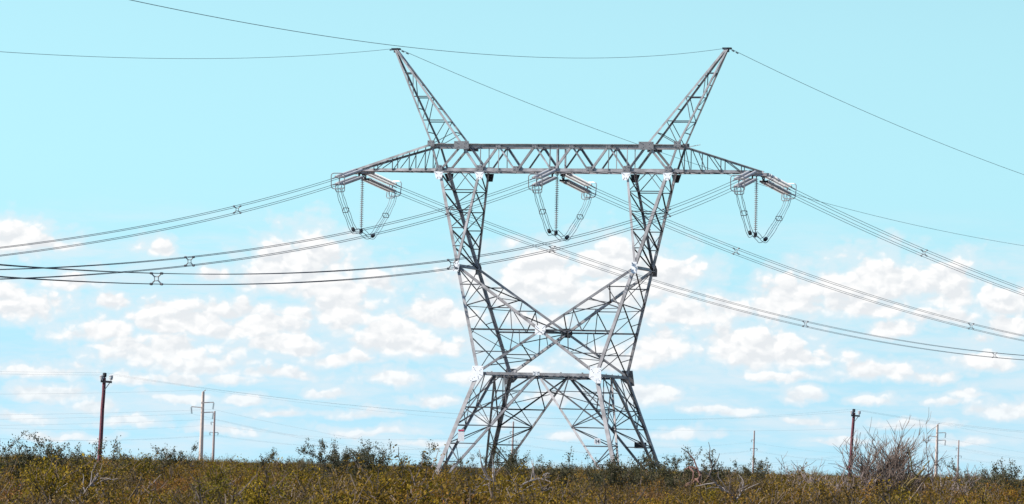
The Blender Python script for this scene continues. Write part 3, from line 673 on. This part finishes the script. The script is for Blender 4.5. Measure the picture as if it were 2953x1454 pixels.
# ------------------------------------------------------------------ far concrete poles
def conc_pole(px, ptop, Y, kind, label, lean=.0, group=None):
    top = at(px, ptop, Y); z0 = gz(Y) - .3; H = top.z - z0; base = Vector((top.x - lean * H, Y, z0))
    th = thing('concrete_pole', label, 'power pole', base, 0, group); t = top - base
    big = kind == 'A'; r0, r1 = (.42, .25) if big else (.33, .19)
    m = MB(); m.tube([lerp((0, 0, 0), t, i / 6) for i in range(7)], r0, 10, r1=r1); m.build('shaft', M_CONC if big else M_CONC2, th)
    pts = []
    if big:
        arms = [(.135 * 1, 1, 1.55), (.195, -1, 1.6), (.255, 1, 1.55)]; Ls = 1.25
        m = MB(); m.bar(t, t + Vector((.45, 0, .3)), .14, .14); m.build('cap_arm', M_CONC, th); pts.append(t + Vector((.45, 0, .3)) + base)
    else:
        arms = [(.19, -1, .75), (.36, -1, .95), (.36, 1, .95)]; Ls = .65
        pts.append(t + base)
    for f_, sg, ln in arms:
        c_ = lerp(t, (0, 0, 0), f_); e_ = c_ + Vector((sg * ln * 1.25 if big else sg * ln, 0, .12 if big else .08))
        m = MB(); m.bar(c_, e_, .16 if big else .12, .16 if big else .12); m.bar(c_ - Vector((0, 0, .14)), c_ + Vector((0, 0, .14)), .5 if big else .36, .5 if big else .36, (1, 0, 0)); m.build('arm', M_CONC if big else M_CONC2, th)
        m = MB(); q = e_ + Vector((sg * .0 - .12 * sg, 0, -Ls)); string(m, e_ + Vector((0, 0, -.1)), q, 7, .21 if big else .15); m.build('insulator', M_JUMP, th)
        pts.append(q + base)
    return pts
LEANR = .012
A1 = conc_pole(511, 985, 860, 'A', 'tall pale concrete pole with three staggered arms, left of the pylon', LEANR, 'tall concrete poles with three arms')
A2 = conc_pole(2357.5, 1068, 1110, 'A', 'tall pale concrete pole with three staggered arms, right of the big bare bush', LEANR, 'tall concrete poles with three arms')
GB = 'slim concrete poles of the far line'
Bp = [conc_pole(540, 1034, 1074, 'B', 'slim grey-brown concrete pole just right of the tall pale left one', LEANR, GB),
      conc_pole(1291, 1060, 1199, 'B', 'slim grey-brown concrete pole seen between the legs of the pylon', LEANR, GB),
      conc_pole(1897, 1083, 1323, 'B', 'slim grey-brown concrete pole standing alone right of the pylon', LEANR, GB),
      conc_pole(2411, 1107, 1448, 'B', 'slim grey-brown concrete pole, farthest right beyond the bare bush', LEANR, GB)]
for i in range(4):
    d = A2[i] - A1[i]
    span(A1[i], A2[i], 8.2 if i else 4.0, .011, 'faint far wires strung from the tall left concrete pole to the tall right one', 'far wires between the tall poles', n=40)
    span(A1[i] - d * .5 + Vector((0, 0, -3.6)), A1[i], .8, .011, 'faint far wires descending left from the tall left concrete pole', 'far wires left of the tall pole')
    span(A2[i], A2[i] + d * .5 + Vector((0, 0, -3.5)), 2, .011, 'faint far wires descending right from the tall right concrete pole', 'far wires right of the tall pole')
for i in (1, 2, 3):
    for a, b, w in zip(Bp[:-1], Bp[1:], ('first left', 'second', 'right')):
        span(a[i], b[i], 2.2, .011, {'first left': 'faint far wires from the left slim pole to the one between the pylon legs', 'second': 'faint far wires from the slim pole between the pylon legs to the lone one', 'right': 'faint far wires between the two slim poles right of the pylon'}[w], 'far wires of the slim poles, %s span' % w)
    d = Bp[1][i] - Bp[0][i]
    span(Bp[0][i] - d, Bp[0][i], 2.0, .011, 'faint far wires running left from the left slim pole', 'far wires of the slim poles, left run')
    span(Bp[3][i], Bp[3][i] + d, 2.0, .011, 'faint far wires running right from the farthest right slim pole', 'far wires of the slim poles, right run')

# ------------------------------------------------------------------ vegetation
def grow(seed, H, Rr, stems, side, twigs, thick=.03, spread=.75, gnarl=.22, lean=(0, 0)):
    """multi-stemmed shrub skeleton; returns (polylines with radii, twig polylines)"""
    rn = random.Random(seed); br = []; tw_ = []
    def walk(p, d, L_, n, up, g_):
        pts = [p.copy()]
        for _ in range(n):
            d = (d + Vector((rn.gauss(0, g_), rn.gauss(0, g_), rn.gauss(0, g_) + up))).normalized(); p = p + d * (L_ / n); pts.append(p.copy())
        return pts, d
    for s_ in range(stems):
        a = rn.uniform(0, 6.283); tl = rn.uniform(.1, 1) ** .7 * spread
        d = Vector((math.cos(a) * tl + lean[0], math.sin(a) * tl + lean[1], 1)).normalized()
        L_ = H * rn.uniform(.7, 1.08) / max(.55, d.z)
        L_ = min(L_, H * 1.25)
        pts, _ = walk(Vector((rn.uniform(-.1, .1), rn.uniform(-.1, .1), -.05)) * 1.0, d, L_, 6, .03, gnarl)
        th = thick * rn.uniform(.6, 1.2); br.append((pts, th, th * .3))
        for k_ in range(side):
            i = rn.randint(1, 5); p = lerp(pts[i], pts[min(i + 1, 6)], rn.random()); a2 = rn.uniform(0, 6.283)
            d2 = ((pts[min(i + 1, 6)] - pts[i]).normalized() * .8 + Vector((math.cos(a2), math.sin(a2), rn.uniform(0, .8))) * .8).normalized()
            p2, _ = walk(p, d2, L_ * rn.uniform(.2, .42), 4, .06, gnarl); t2 = th * .4; br.append((p2, t2, t2 * .35))
            for q in range(twigs):
                j = rn.randint(1, 4); a3 = rn.uniform(0, 6.283); d3 = ((p2[j] - p2[j - 1]).normalized() + Vector((math.cos(a3), math.sin(a3), rn.uniform(-.2, .9))) * .8).normalized()
                p3, _ = walk(p2[j], d3, L_ * rn.uniform(.08, .2), 2, .08, gnarl); tw_.append(p3)
    k_ = H / (sorted(max(p.z for p in q) for q in [b[0] for b in br] + tw_)[-max(1, (len(br) + len(tw_)) // 40)] )
    br = [([p * k_ for p in q], a, b) for q, a, b in br]; tw_ = [[p * k_ for p in q] for q in tw_]
    return br, tw_
def leaves(mb, tws, seed, per, size, mi=1, spread=.07):
    rn = random.Random(seed)
    for t in tws:
        for _ in range(per):
            k_ = rn.randint(1, len(t) - 1); p = lerp(t[k_ - 1], t[k_], rn.random()) + Vector((rn.gauss(0, spread), rn.gauss(0, spread), rn.gauss(0, spread)))
            d = Vector((rn.gauss(0, 1), rn.gauss(0, 1), rn.gauss(.7, .8))).normalized(); s_ = d.orthogonal().normalized(); s_ = (Matrix.Rotation(rn.uniform(0, 6.28), 3, d) @ s_)
            L_ = size * rn.uniform(.6, 1.4); w = L_ * .24
            o = len(mb.v); mb.v += [tuple(p - d * L_ * .5), tuple(p + s_ * w), tuple(p + d * L_ * .5), tuple(p - s_ * w)]; mb.f.append((o, o + 1, o + 2, o + 3)); mb.mi.append(mi)
def shrub_mesh(name, seed, H, stems, side, twigs, per, size, mats, twig_r=.006, **kw):
    br, tws = grow(seed, H, 0, stems, side, twigs, **kw); m = MB()
    for pts, a, b in br: m.tube(pts, a, 4, 0, r1=b)
    for t in tws: m.tube(t, twig_r * 1.3, 3, 0, r1=twig_r * .6)
    if per: leaves(m, tws, seed + 1, per, size)
    me = bpy.data.meshes.new(name); me.from_pydata(m.v, [], m.f)
    for x in mats: me.materials.append(x)
    me.polygons.foreach_set('material_index', m.mi); me.update(); return me

# the scrub itself: nobody could count it; one object, geometry nodes
VC = bpy.data.collections.new('scrub_variants')
specs = [(11, 1.85, 12, 8, 6, 22, .052, [M_TWIG, LEAVES[0]]), (12, 1.7, 14, 8, 6, 22, .048, [M_TWIG, LEAVES[1]]), (13, 1.9, 11, 8, 7, 22, .054, [M_TWIG, LEAVES[2]]),
         (14, 1.55, 13, 8, 6, 18, .046, [M_TWIG, LEAVES[3]]), (15, 1.8, 13, 8, 6, 10, .05, [M_TWIG, LEAVES[4]]), (16, 1.7, 14, 8, 6, 3, .045, [M_TWIG, LEAVES[4]]), (17, 1.75, 14, 8, 6, 0, .05, [M_DEAD, LEAVES[4]])]
for i, (sd_, H, a, b, c, per, sz, ms_) in enumerate(specs):
    me = shrub_mesh('scrub_shrub', sd_, H, a, b, c, per, sz, ms_, thick=.018, spread=.95, twig_r=.007)
    o = bpy.data.objects.new('scrub_shrub', me); VC.objects.link(o)
rs = np.random.RandomState(5)
pts = []; rots = []; scl = []; idx = []
y = 60.0
while y < 520:
    step = 1.25 + y * .0022
    half = 16 + y * .15
    n_ = int(2 * half / (step * 1.02))
    for i in range(n_):
        x_ = -half + (i + .5 + rs.uniform(-.45, .45)) * (2 * half / n_); yy = y + rs.uniform(-.5, .5) * step
        pa = math.sin(x_ * .55 + yy * .13 + 2 * math.sin(yy * .07)) * math.sin(yy * .19 - x_ * .12); pb = math.sin(x_ * .31 - yy * .09 + 1.7 * math.sin(x_ * .11))
        s_ = rs.uniform(.62, 1.08) + .18 * pa
        if abs(x_ + 5.2 * yy / 345) < 2.8 and 165 < yy < 286: s_ = min(s_, .66)
        if 285 < yy < 347 and abs(x_ + 5.0) < 3.2: s_ *= .35              # trampled ground in front of the near leg
        pts.append((x_, yy, gz(yy))); rots.append((rs.uniform(-.12, .12), rs.uniform(-.12, .12), rs.uniform(0, 6.283))); scl.append((s_ * rs.uniform(.9, 1.2), s_ * rs.uniform(.9, 1.2), s_))
        r_ = rs.rand(); idx.append(int(np.clip(2.5 + 2.2 * pb + rs.normal(0, 1.1), 0, 4)) if r_ < .86 else (5 if r_ < .95 else 6))
    y += step
me = bpy.data.meshes.new('scrub'); me.from_pydata(pts, [], [])
for nm_, ty, dat in (('rot', 'FLOAT_VECTOR', rots), ('scl', 'FLOAT_VECTOR', scl)):
    a = me.attributes.new(nm_, ty, 'POINT'); a.data.foreach_set('vector', np.array(dat, dtype=np.float32).ravel())
a = me.attributes.new('idx', 'INT', 'POINT'); a.data.foreach_set('value', np.array(idx, dtype=np.int32))
scrub = bpy.data.objects.new('scrub', me); COL.objects.link(scrub); tag(scrub, 'dense low olive and brown scrub covering the plain', 'scrub', kind='stuff')
ng = bpy.data.node_groups.new('scrub_scatter', 'GeometryNodeTree')
ng.interface.new_socket('Geometry', in_out='INPUT', socket_type='NodeSocketGeometry'); ng.interface.new_socket('Geometry', in_out='OUTPUT', socket_type='NodeSocketGeometry')
gi = ng.nodes.new('NodeGroupInput'); go = ng.nodes.new('NodeGroupOutput'); ip = ng.nodes.new('GeometryNodeInstanceOnPoints'); ci = ng.nodes.new('GeometryNodeCollectionInfo')
ci.inputs['Collection'].default_value = VC; ci.inputs['Separate Children'].default_value = True; ci.inputs['Reset Children'].default_value = True
def nattr(n, ty):
    x = ng.nodes.new('GeometryNodeInputNamedAttribute'); x.data_type = ty; x.inputs['Name'].default_value = n; return x.outputs['Attribute']
ng.links.new(gi.outputs[0], ip.inputs['Points']); ng.links.new(ci.outputs[0], ip.inputs['Instance']); ip.inputs['Pick Instance'].default_value = True
ng.links.new(nattr('idx', 'INT'), ip.inputs['Instance Index']); ng.links.new(nattr('rot', 'FLOAT_VECTOR'), ip.inputs['Rotation']); ng.links.new(nattr('scl', 'FLOAT_VECTOR'), ip.inputs['Scale'])
ng.links.new(ip.outputs[0], go.inputs[0])
md = scrub.modifiers.new('scatter', 'NODES'); md.node_group = ng

# shrubs that stand out: each a thing with stems and foliage
def bush(px, ptop, Y, label, seed, per=12, size=.07, stems=9, side=7, twigs=6, spread=.8, mats=None, lean=(0, 0), name='shrub', cat='shrub', thick=.04, gnarl=.22, group=None, H=None, tr=.008):
    p = at(px, ptop, Y); base = Vector((p.x, Y, gz(Y))); H = (p.z - base.z) if H is None else H
    th = thing(name, label, cat, base, 0, group); br, tws = grow(seed, H, 0, stems, side, twigs, thick=thick, spread=spread, gnarl=gnarl, lean=lean)
    m = MB()
    for q, a, b in br: m.tube(q, a, 5, 0, r1=b)
    for t in tws: m.tube(t, tr * 1.3, 3, 0, r1=tr * .6)
    mats = mats or [M_TWIG, M_LEAFD]
    m.build('stems', mats[0], th)
    if per:
        m = MB(); leaves(m, tws, seed + 1, int(per * 3.2), size, 0, .06); m.build('foliage', mats[1], th)
    return th
GS = 'shrubs rising above the scrub'
bush(28, 1112, 150, 'tall leafy dark shrub cut by the left edge of the photograph', 21, per=14, lean=(.25, 0), group=GS, spread=.6)
bush(75, 1132, 158, 'leafy shrub leaning right, second from the left edge', 22, per=12, lean=(.3, 0), group=GS, spread=.5, stems=6)
bush(150, 1143, 165, 'low sparse shrub between the left edge and the left wooden pole', 23, per=8, group=GS)
bush(222, 1143, 175, 'sparse grey-green shrub just left of the left wooden pole', 24, per=9, lean=(.2, 0), group=GS, spread=.6)
bush(370, 1143, 180, 'broad low shrub right of the left wooden pole', 25, per=13, group=GS, spread=1.1, stems=13)
bush(480, 1155, 230, 'small bushy shrub at the foot of the tall left concrete pole', 26, per=12, group=GS)
bush(690, 1148, 220, 'small rounded shrub midway between the left poles and the pylon', 27, per=12, group=GS, spread=.9)
bush(865, 1118, 200, 'airy tall shrub of three left of the pylon, the widest', 28, per=16, lean=(.05, 0), group=GS, spread=.65, stems=7)
bush(938, 1122, 205, 'airy tall shrub of three left of the pylon, the middle one', 29, per=16, group=GS, spread=.35, stems=5)
bush(978, 1130, 202, 'airy slender shrub of three left of the pylon, nearest the pylon', 30, per=16, group=GS, spread=.22, stems=4)
bush(800, 1155, 210, 'low shrub at the left foot of the three airy ones', 31, per=10, group=GS)
bush(1195, 1150, 240, 'thin grey shrub inside the front left leg of the pylon', 32, per=6, group=GS, spread=.5, stems=6)
bush(1275, 1118, 300, 'tall wispy shrub seen through the rear left leg of the pylon', 33, per=6, group=GS, spread=.45, stems=6)
bush(1362, 1143, 170, 'tufted dark shrub leaning right in the middle of the pylon base', 34, per=14, lean=(.35, 0), group=GS, spread=.45, stems=6)
bush(1330, 1160, 180, 'low dark shrub left of the tufted one under the pylon', 35, per=12, group=GS)
bush(1495, 1180, 190, 'low shrub below the number plate of the pylon', 36, per=11, group=GS)
bush(1560, 1160, 180, 'leafy shrub hiding the front right foot of the pylon', 37, per=13, group=GS)
bush(1625, 1163, 185, 'leafy shrub hiding the rear right foot of the pylon', 38, per=13, group=GS)
bush(1700, 1158, 170, 'leafy dark shrub just right of the pylon base', 39, per=13, group=GS)
bush(1755, 1150, 165, 'dark shrub over the twisted reddish trunk', 40, per=11, group=GS, spread=.8)
bush(1862, 1165, 220, 'small grey-green shrub left of the lone slim pole', 41, per=9, group=GS)
bush(1915, 1172, 230, 'small grey-green shrub at the foot of the lone slim pole', 42, per=9, group=GS)
bush(1995, 1172, 200, 'thin bare bush right of the lone slim pole', 43, per=0, mats=[M_DEAD, M_LEAFD], group='bare bushes', spread=.7, name='bare_bush', cat='bush')
bush(2060, 1176, 205, 'thin low bare bush left of the right wooden pole', 44, per=0, mats=[M_DEAD, M_LEAFD], group='bare bushes', spread=.8, name='bare_bush', cat='bush')
bush(2228, 1112, 150, 'large leafless bush with many grey branches fanning out beside the right wooden pole', 45, per=0, stems=50, side=14, twigs=7, spread=.52, mats=[M_BARE, M_LEAFD], thick=.035, group='bare bushes', name='bare_bush', cat='bush', gnarl=.15, tr=.007)
bush(2118, 1172, 148, 'low grey bare bush at the left side of the large leafless one', 46, per=0, stems=14, side=9, spread=.55, mats=[M_DEAD, M_LEAFD], group='bare bushes', name='bare_bush', cat='bush')
bush(2378, 1152, 170, 'lopsided thin bare bush in front of the tall right concrete pole', 47, per=0, stems=8, side=6, spread=.45, lean=(.25, 0), mats=[M_DEAD, M_LEAFD], group='bare bushes', name='bare_bush', cat='bush')
bush(2440, 1172, 230, 'small grey-green shrub right of the farthest right slim pole', 48, per=8, group=GS)
bush(2545, 1178, 180, 'leafy shrub at the right edge of the photograph', 49, per=12, group=GS)
bush(2490, 1188, 210, 'low shrub next to the one at the right edge', 50, per=10, group=GS)
bush(1075, 1166, 240, 'tiny shrub left of the front left foot of the pylon', 51, per=9, group=GS)

# gnarled pale or reddish wood in the scrub
def gnarled(key, rad, label, m_, name='dead_branch', cat='branch', seed=1, forks=5, group=None):
    """key: (px, py, depth) along the limb"""
    P_ = [at(*k_) for k_ in key]; org = P_[0].copy(); path = spline(P_, 4); rn = random.Random(seed); m = MB()
    path = [p + Vector((rn.gauss(0, rad * .35), rn.gauss(0, rad * .35), rn.gauss(0, rad * .35))) for p in path]
    m.tube([p - org for p in path], rad, 6, r1=rad * .35)
    o = m.build('limb', m_)
    th = thing(name, label, cat, org, 0, group); o.parent = th
    for _ in range(forks):
        i = rn.randint(2, len(path) - 2); d = (path[i + 1] - path[i]).normalized(); p = path[i] - org; d = (d + Vector((rn.gauss(0, .5), rn.gauss(0, .4), rn.gauss(.3, .4)))).normalized(); pts_ = [p]
        for _k in range(4):
            d = (d + Vector((rn.gauss(0, .25), rn.gauss(0, .25), rn.gauss(.03, .25)))).normalized(); p = p + d * rad * rn.uniform(3, 6); pts_.append(p)
        m = MB(); m.tube(pts_, rad * .5, 5, r1=rad * .2); m.build('twig', m_, th)
    return th
GD = 'bare limbs in the scrub'
gnarled([(188, 1262, 98), (215, 1235, 97), (236, 1212, 97), (247, 1190, 97)], .028, 'pale bare limb slanting up through the scrub at the lower left', M_PALE, seed=1, group=GD)
gnarled([(122, 1246, 99), (150, 1236, 98), (165, 1240, 98), (178, 1262, 98)], .026, 'short pale arched limb left of the slanting lower-left one', M_PALE, seed=2, group=GD)
gnarled([(1262, 1268, 101), (1258, 1236, 100), (1240, 1212, 100), (1215, 1195, 100)], .035, 'grey gnarled limb below the left legs of the pylon, arching left', M_PALE, seed=3, forks=9, group=GD)
gnarled([(1260, 1240, 100), (1236, 1236, 99), (1200, 1240, 99), (1180, 1246, 99)], .011, 'thin grey limb lying flat below the left legs of the pylon', M_PALE, seed=4, group=GD)
gnarled([(1290, 1250, 99), (1310, 1222, 98), (1345, 1206, 98), (1380, 1200, 98)], .025, 'grey limb sweeping right below the centre of the pylon', M_PALE, seed=5, forks=7, group=GD)
gnarled([(1275, 1262, 97), (1300, 1240, 97), (1335, 1232, 97), (1372, 1236, 97)], .02, 'thin grey limb bending right under the sweeping one', M_PALE, seed=8, forks=6, group=GD)
gnarled([(1722, 1222, 150), (1756, 1206, 149), (1760, 1190, 149), (1738, 1176, 149), (1722, 1180, 149)], .06, 'thick reddish trunk bent into a hook, right of the pylon', M_RUST, name='twisted_trunk', cat='trunk', seed=6, forks=3, group=GD)
gnarled([(1764, 1220, 150), (1782, 1200, 149), (1788, 1182, 149), (1790, 1168, 149), (1780, 1150, 149)], .04, 'dark twisted trunk standing beside the reddish hooked one', M_TWIG, name='twisted_trunk', cat='trunk', seed=7, forks=3, group=GD)
gnarled([(1850, 1262, 113), (1838, 1244, 112), (1815, 1226, 112), (1792, 1214, 112)], .032, 'pale forked limb in the scrub below the lone slim pole, leaning left', M_PALE, seed=9, forks=8, group=GD)
gnarled([(1852, 1256, 112), (1868, 1232, 112), (1866, 1210, 112)], .024, 'pale forked limb in the scrub below the lone slim pole, leaning right', M_PALE, seed=10, forks=5, group=GD)
gnarled([(2262, 1265, 112), (2272, 1232, 112), (2300, 1205, 112), (2320, 1180, 112), (2335, 1160, 113)], .035, 'yellow lichen-covered trunk rising through the large leafless bush', M_MOSS, name='lichen_trunk', cat='trunk', seed=11, forks=5, group=GD)
gnarled([(2235, 1262, 114), (2232, 1225, 114), (2225, 1200, 114)], .035, 'dark upright trunk under the large leafless bush', M_TWIG, name='lichen_trunk', cat='trunk', seed=12, forks=8, group=GD)
